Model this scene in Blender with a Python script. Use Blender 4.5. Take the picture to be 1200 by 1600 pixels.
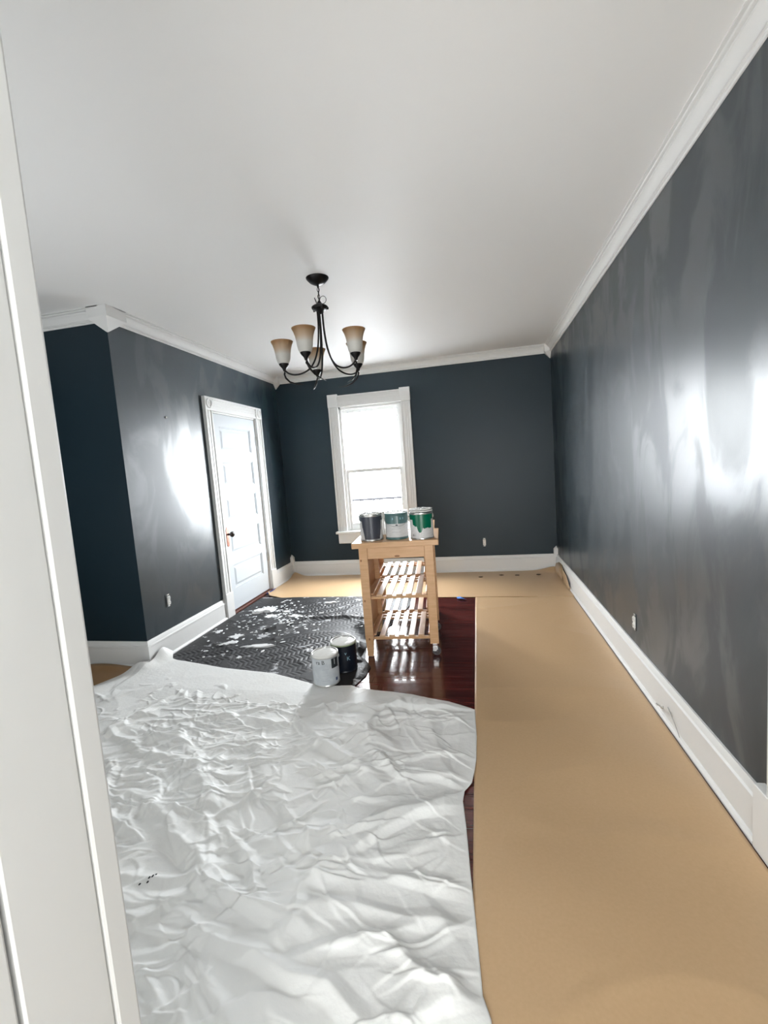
import bpy, bmesh, math, random
import numpy as np
from mathutils import Vector, Matrix, noise as mnoise
for o in list(bpy.data.objects): bpy.data.objects.remove(o)
random.seed(7)
C = bpy.context.scene.collection
S = bpy.context.scene
PI = math.pi
H, R, L, D, YB = 2.655, 0.90, -2.53, 5.72, 2.92

# ---------------------------------------------------------------- camera
yaw, pitch, roll, FPX = -0.2068, 0.0984, -0.0732, 711.3
cy, sy, cp, sp = math.cos(yaw), math.sin(yaw), math.cos(pitch), math.sin(pitch)
F = Vector((sy*cp, cy*cp, -sp)); Rr = Vector((cy, -sy, 0)); U = Rr.cross(F)
c_, s_ = math.cos(roll), math.sin(roll)
RX = Rr*c_ + U*s_; UX = U*c_ - Rr*s_
cam = bpy.data.cameras.new('camera'); camo = bpy.data.objects.new('camera', cam); C.objects.link(camo)
m = Matrix((RX, UX, -F)).transposed().to_4x4(); m.translation = Vector((0, 0, 1.39))
camo.matrix_world = m
cam.sensor_fit = 'VERTICAL'; cam.sensor_height = 36.0; cam.lens = 36.0*FPX/1600.0
cam.clip_start = 0.02; cam.clip_end = 200
S.camera = camo

# ---------------------------------------------------------------- sky and light
w = bpy.data.worlds.new('sky'); S.world = w; w.use_nodes = True
bg = w.node_tree.nodes['Background']; bg.inputs[0].default_value = (0.93, 0.97, 1.0, 1); bg.inputs[1].default_value = 52.0
def area(name, loc, rot, sx, sy_, power, col=(1, 1, 1), portal=False):
    l = bpy.data.lights.new(name, 'AREA'); l.shape = 'RECTANGLE'; l.size = sx; l.size_y = sy_; l.energy = power; l.color = col
    o = bpy.data.objects.new(name, l); C.objects.link(o); o.location = loc; o.rotation_euler = rot
    if portal: l.cycles.is_portal = True
    return o
area('window_portal', (-1.295, 5.93, 1.4), (-PI/2, 0, 0), 0.86, 1.66, 1, portal=True)
# added fill lamp behind the camera, tilted up to brighten the ceiling
area('adjoining_room_fill', (-0.3, -2.7, 1.25), (PI/2+.65, 0, 0), 2.6, 2.2, 200, (0.98, 1.0, 1.0))
area('adjoining_room_side_fill', (0.86, -1.35, 1.5), (0, PI/2, 0), 1.5, 1.6, 28, (1.0, 1.0, 0.99))  # added side fill, unseen, to lighten the left jamb
# added up-tilted fill lamp in the recess, out of view, lifting the left ceiling
area('recess_up_fill', (-2.5, 0.72, .90), (PI/2+1.2, 0, 0), 1.9, 1.0, 20, (0.94, 0.975, 1.0))
S.view_settings.view_transform = 'Standard'; S.view_settings.look = 'None'
S.view_settings.gamma = 1; S.view_settings.use_curve_mapping = False
S.view_settings.exposure = 0.3

# ---------------------------------------------------------------- materials
def mat(name, col, rough=0.5, metal=0.0, spec=0.5, noise=None, bump=None, coat=0.0, emit=None):
    """noise=(scale, colour2, stretch) ; bump=(scale, strength, distance, stretch)"""
    M = bpy.data.materials.new(name); M.use_nodes = True
    nt = M.node_tree; b = nt.nodes['Principled BSDF']
    b.inputs['Base Color'].default_value = (*col, 1); b.inputs['Roughness'].default_value = rough
    b.inputs['Metallic'].default_value = metal; b.inputs['Specular IOR Level'].default_value = spec
    b.inputs['Coat Weight'].default_value = coat
    def coords(st):
        tc = nt.nodes.new('ShaderNodeTexCoord'); mp = nt.nodes.new('ShaderNodeMapping')
        mp.inputs['Scale'].default_value = st; nt.links.new(tc.outputs['Object'], mp.inputs[0]); return mp.outputs[0]
    if noise:
        n = nt.nodes.new('ShaderNodeTexNoise'); n.inputs['Scale'].default_value = noise[0]; n.inputs['Detail'].default_value = 4
        nt.links.new(coords(noise[2]), n.inputs['Vector'])
        r = nt.nodes.new('ShaderNodeValToRGB'); r.color_ramp.elements[0].position = .35; r.color_ramp.elements[1].position = .65
        r.color_ramp.elements[0].color = (*col, 1); r.color_ramp.elements[1].color = (*noise[1], 1)
        nt.links.new(n.outputs['Fac'], r.inputs[0]); nt.links.new(r.outputs[0], b.inputs['Base Color'])
    if bump:
        n = nt.nodes.new('ShaderNodeTexNoise'); n.inputs['Scale'].default_value = bump[0]; n.inputs['Detail'].default_value = 3
        nt.links.new(coords(bump[3]), n.inputs['Vector'])
        bp = nt.nodes.new('ShaderNodeBump'); bp.inputs['Strength'].default_value = bump[1]; bp.inputs['Distance'].default_value = bump[2]
        nt.links.new(n.outputs['Fac'], bp.inputs['Height']); nt.links.new(bp.outputs[0], b.inputs['Normal'])
    return M
I3 = (1, 1, 1)
M_TRIM = mat('white_trim_paint', (.78, .785, .775), .48, bump=(14, .25, .004, I3))
M_CEIL = mat('ceiling_paint', (.87, .87, .86), .52, bump=(60, .12, .002, I3))
M_WHITEWALL = mat('adjoining_room_wall_paint', (.8, .79, .76), .7)
M_PINE = mat('birch_wood', (.70, .43, .235), .38, noise=(5, (.62, .36, .18), (1.5, 1.5, 14)))
M_PINE_Y = mat('birch_wood_slat', (.74, .50, .31), .28, noise=(5, (.66, .41, .23), (12, 1.2, 6)))
M_PINE_X = mat('birch_wood_board', (.70, .43, .235), .36, noise=(4, (.62, .36, .18), (1.2, 10, 10)))
M_KNOT = mat('wood_knot', (.28, .12, .045), .5)
M_DARKWOOD = mat('floor_underlay_wood', (.035, .006, .004), .3)
M_THRESH = mat('threshold_wood', (.16, .055, .035), .4, noise=(6, (.09, .03, .02), (8, 1, 1)))
M_BLACK = mat('bronze_black_metal', (.012, .011, .011), .35, metal=.6)
M_STEEL = mat('galvanised_steel', (.62, .62, .6), .3, metal=.9)
M_CHROME = mat('worn_chrome', (.75, .75, .76), .18, metal=1)
M_COPPER = mat('aged_copper', (.42, .2, .14), .35, metal=.8, noise=(60, (.2, .1, .08), I3))
M_OUTLET = mat('outlet_plastic', (.75, .75, .72), .4)
M_BOX = mat('outlet_box_dark', (.05, .06, .065), .6)
M_PAINTW = mat('wet_white_paint', (.86, .86, .83), .2)
M_LABEL = mat('can_label_pale', (.63, .67, .70), .4, noise=(30, (.55, .59, .63), I3))
M_LABELW = mat('can_label_white', (.74, .74, .74), .42, noise=(40, (.62, .62, .62), (1, 1, 8)))
M_DKGREY = mat('dark_slate_paint', (.055, .06, .08), .3)
M_TEAL = mat('teal_grey_paint', (.085, .17, .17), .3)
M_GREEN = mat('green_paint', (.0, .135, .07), .25)
M_NAVY = mat('black_label', (.004, .008, .018), .35)
M_INK = mat('label_ink', (.02, .025, .03), .5)
M_PALEINK = mat('label_pale_ink', (.25, .42, .5), .5)
M_GREENRIM = mat('olive_lid_rim', (.35, .42, .25), .35)
M_TAPE = mat('blue_tape', (.05, .25, .75), .5)
M_TAPED = mat('dark_blue_tape', (.03, .06, .28), .5)
M_RUBBER = mat('grey_rubber', (.09, .09, .09), .5)
M_WIRE = mat('grey_cable', (.38, .38, .37), .5)
M_DARKMARK = mat('plaster_dust', (.10, .07, .04), .9)
M_PLASTER = mat('plaster_flake', (.78, .79, .80), .7, bump=(80, .4, .003, I3))
M_OUTWOOD = mat('dark_iron_railing', (.011, .011, .012), .9, spec=0.0)
M_SNOW = mat('pale_ground', (.75, .76, .78), .9)

def wall_paint():
    M = mat('slate_blue_wall_paint', (.0038, .0155, .0235), .4, spec=.46)
    nt = M.node_tree; b = nt.nodes['Principled BSDF']; N = nt.nodes.new; K = nt.links.new
    tc = N('ShaderNodeTexCoord')
    # brushed and rolled lap marks: the sheen varies in tall streaks and patches
    mp = N('ShaderNodeMapping'); mp.inputs['Scale'].default_value = (2.0, 2.0, .95); K(tc.outputs['Object'], mp.inputs[0])
    n1 = N('ShaderNodeTexNoise'); n1.inputs['Scale'].default_value = 1.7; n1.inputs['Detail'].default_value = 5; n1.inputs['Distortion'].default_value = .6
    K(mp.outputs[0], n1.inputs['Vector'])
    mr = N('ShaderNodeMapRange'); mr.inputs['From Min'].default_value = .42; mr.inputs['From Max'].default_value = .58
    mr.inputs['To Min'].default_value = .40; mr.inputs['To Max'].default_value = .52
    K(n1.outputs['Fac'], mr.inputs['Value']); K(mr.outputs[0], b.inputs['Roughness'])
    mc = N('ShaderNodeMapRange'); mc.inputs['From Min'].default_value = .46; mc.inputs['From Max'].default_value = .53
    mc.inputs['To Min'].default_value = .62; mc.inputs['To Max'].default_value = .40; K(n1.outputs['Fac'], mc.inputs['Value']); K(mc.outputs[0], b.inputs['Coat Weight'])
    b.inputs['Coat Roughness'].default_value = .30; b.inputs['Coat IOR'].default_value = 1.45
    n2 = N('ShaderNodeTexNoise'); n2.inputs['Scale'].default_value = 3; n2.inputs['Detail'].default_value = 3
    mp2 = N('ShaderNodeMapping'); mp2.inputs['Scale'].default_value = (2, 2, .8); K(tc.outputs['Object'], mp2.inputs[0]); K(mp2.outputs[0], n2.inputs['Vector'])
    n3 = N('ShaderNodeTexNoise'); n3.inputs['Scale'].default_value = 150; n3.inputs['Detail'].default_value = 2; K(tc.outputs['Object'], n3.inputs['Vector'])
    b1 = N('ShaderNodeBump'); b1.inputs['Strength'].default_value = .2; b1.inputs['Distance'].default_value = .004; K(n2.outputs['Fac'], b1.inputs['Height'])
    b2 = N('ShaderNodeBump'); b2.inputs['Strength'].default_value = .12; b2.inputs['Distance'].default_value = .001; K(n3.outputs['Fac'], b2.inputs['Height'])
    K(b1.outputs[0], b2.inputs['Normal']); K(b2.outputs[0], b.inputs['Normal'])
    return M
M_WALL = wall_paint()
M_WALL_FLAT = mat('slate_blue_wall_paint_baked_glow', (.0095, .0235, .034), .42, spec=.34, bump=(120, .1, .001, I3))  # same wall paint, evener sheen; far wall's soft glow lifted into the base
def plank_paint():
    M = mat('cherry_plank_varnish', (.075, .012, .010), .16, spec=.5, coat=.3)
    nt = M.node_tree; b = nt.nodes['Principled BSDF']; N = nt.nodes.new; K = nt.links.new
    tc = N('ShaderNodeTexCoord'); oi = N('ShaderNodeObjectInfo')
    mp = N('ShaderNodeMapping'); mp.inputs['Scale'].default_value = (1.2, 22, 22); K(tc.outputs['Object'], mp.inputs[0])
    ad = N('ShaderNodeVectorMath'); ad.operation = 'ADD'; K(mp.outputs[0], ad.inputs[0]); K(oi.outputs['Random'], ad.inputs[1])
    n = N('ShaderNodeTexNoise'); n.inputs['Scale'].default_value = 3; n.inputs['Detail'].default_value = 5; K(ad.outputs[0], n.inputs['Vector'])
    r = N('ShaderNodeValToRGB'); r.color_ramp.elements[0].color = (.035, .005, .005, 1); r.color_ramp.elements[1].color = (.12, .022, .017, 1)
    r.color_ramp.elements[0].position = .3; r.color_ramp.elements[1].position = .7
    K(n.outputs['Fac'], r.inputs[0])
    mx = N('ShaderNodeHueSaturation'); K(r.outputs[0], mx.inputs['Color'])
    mr = N('ShaderNodeMapRange'); mr.inputs['To Min'].default_value = .7; mr.inputs['To Max'].default_value = 1.3; K(oi.outputs['Random'], mr.inputs['Value']); K(mr.outputs[0], mx.inputs['Value'])
    K(mx.outputs[0], b.inputs['Base Color'])
    bp = N('ShaderNodeBump'); bp.inputs['Strength'].default_value = .25; bp.inputs['Distance'].default_value = .002; K(n.outputs['Fac'], bp.inputs['Height']); K(bp.outputs[0], b.inputs['Normal'])
    return M
M_PLANK = plank_paint()
def paper_mat():
    M = mat('kraft_paper', (.57, .385, .22), .38, spec=.5)
    nt = M.node_tree; b = nt.nodes['Principled BSDF']; N = nt.nodes.new; K = nt.links.new
    tc = N('ShaderNodeTexCoord')
    n = N('ShaderNodeTexNoise'); n.inputs['Scale'].default_value = 90; n.inputs['Detail'].default_value = 6; K(tc.outputs['Object'], n.inputs['Vector'])
    r = N('ShaderNodeValToRGB'); r.color_ramp.elements[0].color = (.53, .355, .195, 1); r.color_ramp.elements[1].color = (.60, .41, .235, 1); K(n.outputs['Fac'], r.inputs[0]); K(r.outputs[0], b.inputs['Base Color'])
    bp = N('ShaderNodeBump'); bp.inputs['Strength'].default_value = .1; bp.inputs['Distance'].default_value = .001; K(n.outputs['Fac'], bp.inputs['Height']); K(bp.outputs[0], b.inputs['Normal'])
    return M
M_PAPER = paper_mat()
M_CLOTH = mat('white_cotton_cloth', (.86, .87, .86), .55, noise=(1.3, (.83, .83, .81), I3), bump=(45, .25, .006, I3))
def blanket_mat():
    M = mat('black_quilted_fabric', (.014, .014, .016), .58, spec=.35)
    nt = M.node_tree; b = nt.nodes['Principled BSDF']; N = nt.nodes.new; K = nt.links.new
    tc = N('ShaderNodeTexCoord')
    # dried joint compound and paint, smeared in patches, and a dusting
    mp = N('ShaderNodeMapping'); mp.inputs['Scale'].default_value = (1, 1.5, 1); K(tc.outputs['Object'], mp.inputs[0])
    n = N('ShaderNodeTexNoise'); n.inputs['Scale'].default_value = 5.5; n.inputs['Detail'].default_value = 8; n.inputs['Roughness'].default_value = .62; n.inputs['Distortion'].default_value = .4; K(mp.outputs[0], n.inputs['Vector'])
    r = N('ShaderNodeValToRGB'); r.color_ramp.elements[0].position = .60; r.color_ramp.elements[1].position = .66; K(n.outputs['Fac'], r.inputs[0])
    n2 = N('ShaderNodeTexNoise'); n2.inputs['Scale'].default_value = 2.2; n2.inputs['Detail'].default_value = 5; K(tc.outputs['Object'], n2.inputs['Vector'])
    r2 = N('ShaderNodeValToRGB'); r2.color_ramp.elements[0].position = .45; r2.color_ramp.elements[1].position = .75
    r2.color_ramp.elements[0].color = (.013, .013, .015, 1); r2.color_ramp.elements[1].color = (.05, .05, .053, 1); K(n2.outputs['Fac'], r2.inputs[0])
    mx = N('ShaderNodeMixRGB'); K(r.outputs[0], mx.inputs[0]); K(r2.outputs[0], mx.inputs[1]); mx.inputs[2].default_value = (.5, .51, .53, 1)
    K(mx.outputs[0], b.inputs['Base Color'])
    return M
M_BLANKET = blanket_mat()
def shade_mat():
    M = mat('amber_frosted_glass', (.8, .7, .58), .35)
    nt = M.node_tree; b = nt.nodes['Principled BSDF']; N = nt.nodes.new; K = nt.links.new
    tc = N('ShaderNodeTexCoord'); sx = N('ShaderNodeSeparateXYZ'); K(tc.outputs['Object'], sx.inputs[0])
    r = N('ShaderNodeValToRGB'); e = r.color_ramp.elements
    e[0].position = .06; e[0].color = (.80, .79, .75, 1); e[1].position = .135; e[1].color = (.42, .25, .12, 1); x = e.new(.095); x.color = (.66, .52, .37, 1)
    K(sx.outputs['Z'], r.inputs[0]); K(r.outputs[0], b.inputs['Base Color'])
    tr = N('ShaderNodeBsdfTranslucent'); K(r.outputs[0], tr.inputs[0]); ms = N('ShaderNodeMixShader'); ms.inputs[0].default_value = .4
    K(b.outputs[0], ms.inputs[1]); K(tr.outputs[0], ms.inputs[2]); K(ms.outputs[0], nt.nodes['Material Output'].inputs[0])
    return M
M_SHADE = shade_mat()
def glass_mat():
    M = bpy.data.materials.new('window_glass'); M.use_nodes = True; nt = M.node_tree; nt.nodes.clear(); N = nt.nodes.new; K = nt.links.new
    t = N('ShaderNodeBsdfTransparent'); g = N('ShaderNodeBsdfGlossy'); g.inputs['Roughness'].default_value = .02
    ms = N('ShaderNodeMixShader'); ms.inputs[0].default_value = .05; o = N('ShaderNodeOutputMaterial')
    K(t.outputs[0], ms.inputs[1]); K(g.outputs[0], ms.inputs[2]); K(ms.outputs[0], o.inputs[0]); return M
M_GLASS = glass_mat()

# ---------------------------------------------------------------- helpers
class B:
    def __init__(s): s.bm = bmesh.new()
    def box(s, x0, x1, y0, y1, z0, z1, bev=0.0):
        t = bmesh.new(); bmesh.ops.create_cube(t, size=1)
        for v in t.verts: v.co = Vector(((x0+x1)/2+v.co.x*(x1-x0), (y0+y1)/2+v.co.y*(y1-y0), (z0+z1)/2+v.co.z*(z1-z0)))
        if bev: bmesh.ops.bevel(t, geom=list(t.edges), offset=bev, segments=2, profile=.5, affect='EDGES')
        s.merge(t); return s
    def merge(s, t, M=None):
        if M is not None: t.transform(M)
        me = bpy.data.meshes.new('tmp'); t.to_mesh(me); t.free(); s.bm.from_mesh(me); bpy.data.meshes.remove(me); return s
    def lathe(s, prof, n=32, at=(0, 0, 0), cap=True):
        t = bmesh.new(); rings = []
        for r, z in prof: rings.append([t.verts.new((r*math.cos(2*PI*i/n), r*math.sin(2*PI*i/n), z)) for i in range(n)])
        for a, b in zip(rings, rings[1:]):
            for i in range(n): t.faces.new((a[i], a[(i+1) % n], b[(i+1) % n], b[i]))
        if cap:
            t.faces.new(list(reversed(rings[0]))); t.faces.new(rings[-1])
        bmesh.ops.remove_doubles(t, verts=t.verts, dist=1e-6)
        t.transform(Matrix.Translation(at)); return s.merge(t)
    def tube(s, pts, r, n=8):
        pts = [Vector(p) for p in pts]; t = bmesh.new(); rings = []
        up = Vector((0, 0, 1))
        for i, p in enumerate(pts):
            d = (pts[min(i+1, len(pts)-1)]-pts[max(i-1, 0)]).normalized()
            a = d.cross(up) if abs(d.dot(up)) < .98 else d.cross(Vector((1, 0, 0)))
            a.normalize(); b_ = d.cross(a); rr = r[i] if isinstance(r, (list, tuple)) else r
            if i and (a.dot(pa) < 0): a, b_ = -a, -b_
            pa = a
            rings.append([t.verts.new(p+a*rr*math.cos(2*PI*k/n)+b_*rr*math.sin(2*PI*k/n)) for k in range(n)])
        for a, b_ in zip(rings, rings[1:]):
            for k in range(n): t.faces.new((a[k], a[(k+1) % n], b_[(k+1) % n], b_[k]))
        t.faces.new(list(reversed(rings[0]))); t.faces.new(rings[-1])
        bmesh.ops.recalc_face_normals(t, faces=t.faces); return s.merge(t)
    def extrude(s, prof, p0, p1, nrm):
        """profile points (out, up) swept from p0 to p1; nrm = unit vector out of the wall"""
        p0, p1, nrm = Vector(p0), Vector(p1), Vector(nrm); t = bmesh.new()
        a = [t.verts.new(p0+nrm*o+Vector((0, 0, z))) for o, z in prof]; b_ = [t.verts.new(p1+nrm*o+Vector((0, 0, z))) for o, z in prof]
        n = len(prof)
        for i in range(n): t.faces.new((a[i], a[(i+1) % n], b_[(i+1) % n], b_[i]))
        t.faces.new(list(reversed(a))); t.faces.new(b_)
        bmesh.ops.recalc_face_normals(t, faces=t.faces); return s.merge(t)
    def hull(s, pts):
        t = bmesh.new()
        for p in pts: t.verts.new(p)
        bmesh.ops.convex_hull(t, input=t.verts); bmesh.ops.recalc_face_normals(t, faces=t.faces); return s.merge(t)
    def build(s, name, M, parent=None, smooth=False):
        me = bpy.data.meshes.new(name); s.bm.to_mesh(me); s.bm.free(); me.materials.append(M)
        if smooth: 
            for p in me.polygons: p.use_smooth = True
        o = bpy.data.objects.new(name, me); C.objects.link(o)
        if parent: o.parent = parent
        return o
def thing(name, label, cat, loc=(0, 0, 0), rz=0, group=None):
    o = bpy.data.objects.new(name, None); C.objects.link(o); o.location = loc; o.rotation_euler = (0, 0, rz); o.empty_display_size = .1
    return tag(o, label, cat, group)
def tag(o, label, cat, group=None):
    o['label'] = label; o['category'] = cat
    if group: o['group'] = group
    return o
def struct(o, label):
    o['kind'] = 'structure'; o['label'] = label; o['category'] = 'room structure'; return o
def auto(o, ang=35):
    me = o.data
    for p in me.polygons: p.use_smooth = True
    try: me.set_sharp_from_angle(angle=math.radians(ang))
    except Exception: pass
    return o

# ================================================================ ROOM SHELL
b = B()
b.box(-4.4, R+.12, -3.0, D+.2, -.16, -.018)
b.box(-4.4, -2.50, -3.0, D, -.02, 0.0); b.box(-2.50, .02, -3.0, .92, -.02, 0); b.box(-2.50, .02, 4.735, D, -.02, 0); b.box(.02, R+.02, -3.0, D, -.02, 0)
floor = struct(b.build('floor', M_DARKWOOD), 'dark cherry wood floor mostly hidden under paper and drop cloths')
pw = .0795
y = .925; k = 0; plank_mesh = {}
while y < 4.73:
    x = -2.495; first = True
    cuts = sorted([-2.495, -2.495+random.uniform(.3, 1.4), random.uniform(-1.1, -.3), .018])
    for a, e in zip(cuts, cuts[1:]):
        if e-a < .05: continue
        q = B(); q.box(0, e-a-.0015, 0, pw-.0018, -.0185, 0, )
        o = q.build('plank', M_PLANK, floor); o.location = (a, y, random.uniform(-.0006, .0004)); o.rotation_euler.x = random.uniform(-.006, .006)
    y += pw; k += 1
struct(B().box(-4.4, R+.12, -3.0, D+.2, H, H+.12).build('ceiling', M_CEIL), 'smooth white ceiling with a soft sheen')
struct(B().box(-4.2, R, -2.95, .30, .0005, .004).build('floor_adjoining_bounce', mat('pale_bounce_floor', (.6, .5, .38), .4)), 'unseen pale floor added behind the viewer to bounce light')  # made pale and laid out of view to bounce light onto the ceiling
# walls
struct(B().box(R, R+.12, -3.0, D+.2, 0, H).build('wall_right', M_WALL), 'dark slate blue right wall with a shiny patchy reflection')
wx0, wx1, wz0, wz1 = -1.70, -.89, .585, 2.19
b = B(); b.box(L-.12, wx0, D, D+.16, 0, H); b.box(wx1, R, D, D+.16, 0, H); b.box(wx0, wx1, D, D+.16, 0, wz0); b.box(wx0, wx1, D, D+.16, wz1, H)
struct(b.build('wall_back', M_WALL_FLAT), 'dark slate blue far wall around the tall window')
dy0, dy1, dz = 4.12, 5.03, 2.06
b = B(); b.box(L-.12, L, YB+.001, dy0, 0, H); b.box(L-.12, L, dy1, D, 0, H); b.box(L-.12, L, dy0, dy1, dz, H)
struct(b.build('wall_left', M_WALL), 'dark slate blue left wall with a bright sheen beside the white door')
struct(B().box(-4.4, L-.12, YB, YB+.12, 0, H).box(L-.12, L, YB-.0005, YB+.0008, 0, H).build('wall_recess', M_WALL_FLAT), 'nearly black wall of the left recess facing the viewer')
b = B(); b.box(-4.4, -4.28, .345, YB, 0, H)
struct(b.build('wall_recess_side', M_WALL), 'side wall of the left recess, out of sight')
b = B(); b.box(-4.4, -.536, .245, .44, 0, H); b.box(-.54, -.519, .334, .439, 0, H); b.box(-.52, R, .345, .44, 2.3, H)
struct(b.build('wall_front', M_WHITEWALL), 'partition beside the viewer that holds the near cased doorway')
b = B(); b.box(-4.4, -4.28, -3, .345, 0, H); b.box(-4.4, R+.12, -3.12, -3, 0, H)
struct(b.build('wall_adjoining', M_WHITEWALL), 'pale walls of the adjoining room behind the viewer')

# near door jamb at the left edge of the picture
t = thing('trim_1', 'white painted door jamb filling the left edge of the view', 'door trim'); t['kind'] = 'structure'
B().box(-.52, -.5005, .337, .4385, 0, 2.3, .0025).build('jamb_board', M_TRIM, t)
B().box(-.62, -.4995, .440, .4775, 0, 2.3, .005).build('casing_edge', M_TRIM, t)
B().box(-.535, -.5010, .235, .332, 0, 2.3, .003).build('near_board', M_TRIM, t)
B().box(-.52, R, .345, .47, 2.28, 2.3).build('head_board', M_TRIM, t)

# baseboards
def base_prof(h=.20, t=.022):
    return [(0, 0), (t+.014, 0), (t+.014, .008), (t+.008, .018), (t, .022), (t, h-.05), (t+.004, h-.046), (t+.004, h-.036), (t-.004, h-.030), (t-.007, h-.012), (t-.013, h), (0, h)]
def crown_prof():
    c = [(0, 0), (0, -.094), (.007, -.094), (.011, -.089), (.011, -.083), (.019, -.081), (.019, -.073), (.013, -.070), (.016, -.062), (.024, -.048), (.034, -.036), (.044, -.030), (.046, -.022), (.040, -.019), (.054, -.016), (.058, -.011), (.054, -.007), (.068, -.006), (.068, 0)]
    return c
def base(name, p0, p1, n, label):
    o = auto(B().extrude(base_prof(), p0, p1, n).build(name, M_TRIM), 20); return struct(o, label)
base('baseboard_back', (L, D, 0), (R, D, 0), (0, -1, 0), 'tall white baseboard along the far wall')
base('baseboard_right', (R, 1.66, 0), (R, D, 0), (-1, 0, 0), 'long white baseboard running up the right wall')
base('baseboard_left', (L, YB, 0), (L, dy0-.125, 0), (1, 0, 0), 'white baseboard on the left wall before the door')
base('baseboard_left_far', (L, dy1+.125, 0), (L, D, 0), (1, 0, 0), 'short white baseboard between the door and the far left corner')
base('baseboard_recess', (-4.28, YB, 0), (L, YB, 0), (0, -1, 0), 'white baseboard under the nearly black recess wall')
b = B(); q0, q1 = L-.001, YB+.001
for z0, z1, t0, t1 in ((0, .012, .037, .037), (.012, .150, .0225, .0225), (.150, .166, .0265, .0265), (.166, .188, .0185, .0155), (.188, .2, .0155, .0095)):
    b.hull([(x, y, z0) for x in (q0, L+t0) for y in (YB-t0, q1)]+[(x, y, z1) for x in (q0, L+t1) for y in (YB-t1, q1)])
struct(b.build('trim_12', M_TRIM), 'white mitred baseboard corner at the outer corner by the recess')
# corner posts at the floor
def post(name, x0, x1, y0, y1, tip, label):
    b = B(); zs = .262; zt = .300
    b.hull([(x, y, 0) for x in (x0, x1) for y in (y0, y1)]+[(x, y, zs) for x in (x0, x1) for y in (y0, y1)]+[(tip[0], tip[1], zt)])
    return struct(b.build(name, M_TRIM), label)
post('trim_2', L, L+.045, D-.045, D, (L+.012, D-.012), 'white pointed corner block at the floor in the far left corner')
post('trim_3', R-.045, R, D-.045, D, (R-.012, D-.012), 'white pointed corner block at the floor in the far right corner')
# crown
def crown(name, p0, p1, n, label):
    p0 = (*p0, H); p1 = (*p1, H)
    return struct(auto(B().extrude(crown_prof(), p0, p1, n).build(name, M_TRIM), 20), label)
crown('trim_4', (L, D), (R, D), (0, -1, 0), 'white crown moulding along the top of the far wall')
crown('trim_5', (R, .44), (R, D), (-1, 0, 0), 'long white crown moulding along the top of the right wall')
crown('trim_6', (L, YB), (L, D), (1, 0, 0), 'white crown moulding along the top of the left wall')
crown('trim_7', (-4.28, YB), (L, YB), (0, -1, 0), 'shaded white crown moulding above the nearly black recess wall')
def cblock(name, x0, x1, y0, y1, tip, zb, label, zt=2.502):
    b = B(); b.hull([(x, y, H) for x in (x0, x1) for y in (y0, y1)]+[(x, y, zb) for x in (x0, x1) for y in (y0, y1)]+[(tip[0]+dx, tip[1]+dy, zt) for dx in (-.004, .004) for dy in (-.004, .004)])
    return struct(b.build(name, M_TRIM), label)
cblock('trim_8', L-.095, L+.068, YB-.068, YB+.12, (L+.006, YB-.006), 2.578, 'white pointed crown corner block on the outer corner by the recess', 2.488)
cblock('trim_9', L, L+.075, D-.075, D, (L+.006, D-.006), 2.572, 'white pointed crown corner block in the far left corner')
cblock('trim_10', R-.075, R, D-.075, D, (R-.006, D-.006), 2.572, 'white pointed crown corner block in the far right corner')

# ---- window_1
def fluted(axis, a0, a1, base_, out, depth=.024):
    """boards of a casing: outer band, field with two reeds"""
    w_ = a1-a0
    return [(a0, a0+.018, depth+.006), (a0+.018, a1-.02, depth-.008), (a0+.036, a0+.050, depth-.003), (a0+.062, a0+.076, depth-.003), (a1-.02, a1, depth)]
t = thing('window_1', 'tall white double-hung window glowing with daylight in the far wall', 'window'); t['kind'] = 'structure'
cz1, cz0 = 2.19, .585
for sgn, (a, e) in ((1, (-1.825, wx0)), (-1, (wx1, -.765))):
    b = B()
    for u0, u1, d_ in fluted(0, 0, .125, 0, 0):
        if sgn > 0: b.box(a+u0, a+u1, D-d_, D, cz0, cz1, .0015)
        else: b.box(e-u1, e-u0, D-d_, D, cz0, cz1, .0015)
    b.build('side_casing', M_TRIM, t)
    b = B(); b.box(a-.004, e+.004, D-.036, D, 2.19, 2.352, .003)
    b.build('corner_block', M_TRIM, t)
b = B()
for u0, u1, d_ in fluted(0, 0, .145, 0, 0): b.box(wx0, wx1, D-d_, D, cz1+.145-u1, cz1+.145-u0, .0015)
b.build('head_casing', M_TRIM, t)
B().box(-1.85, -.74, D-.075, D+.02, .558, .590, .008).build('window_stool', M_TRIM, t)
B().box(-1.83, -.76, D-.022, D, .425, .558, .004).build('apron', M_TRIM, t)
b = B(); b.box(wx0-.001, wx0+.022, D, D+.159, wz0, wz1); b.box(wx1-.022, wx1+.001, D, D+.159, wz0, wz1); b.box(wx0, wx1, D, D+.159, wz1-.022, wz1+.001); b.box(wx0, wx1, D+.02, D+.17, wz0-.001, wz0+.024)
b.box(wx0+.022, wx0+.034, D+.004, D+.018, wz0+.02, wz1-.02); b.box(wx1-.034, wx1-.022, D+.004, D+.018, wz0+.02, wz1-.02); b.box(wx0+.022, wx1-.022, D+.004, D+.018, wz1-.034, wz1-.02)
b.build('window_frame', M_TRIM, t)
def sash(y0, z0, z1, top, bot):
    x0, x1 = wx0+.024, wx1-.024
    b = B(); s = .045
    b.box(x0, x0+s, y0, y0+.034, z0, z1, .002); b.box(x1-s, x1, y0, y0+.034, z0, z1, .002)
    b.box(x0+s, x1-s, y0, y0+.034, z0, z0+bot, .002); b.box(x0+s, x1-s, y0, y0+.034, z1-top, z1, .002)
    o = b.build('sash', M_TRIM, t)
    B().box(x0+s-.004, x1-s+.004, y0+.014, y0+.018, z0+bot-.004, z1-top+.004).build('glass_pane', M_GLASS, o)
    return o
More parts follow.
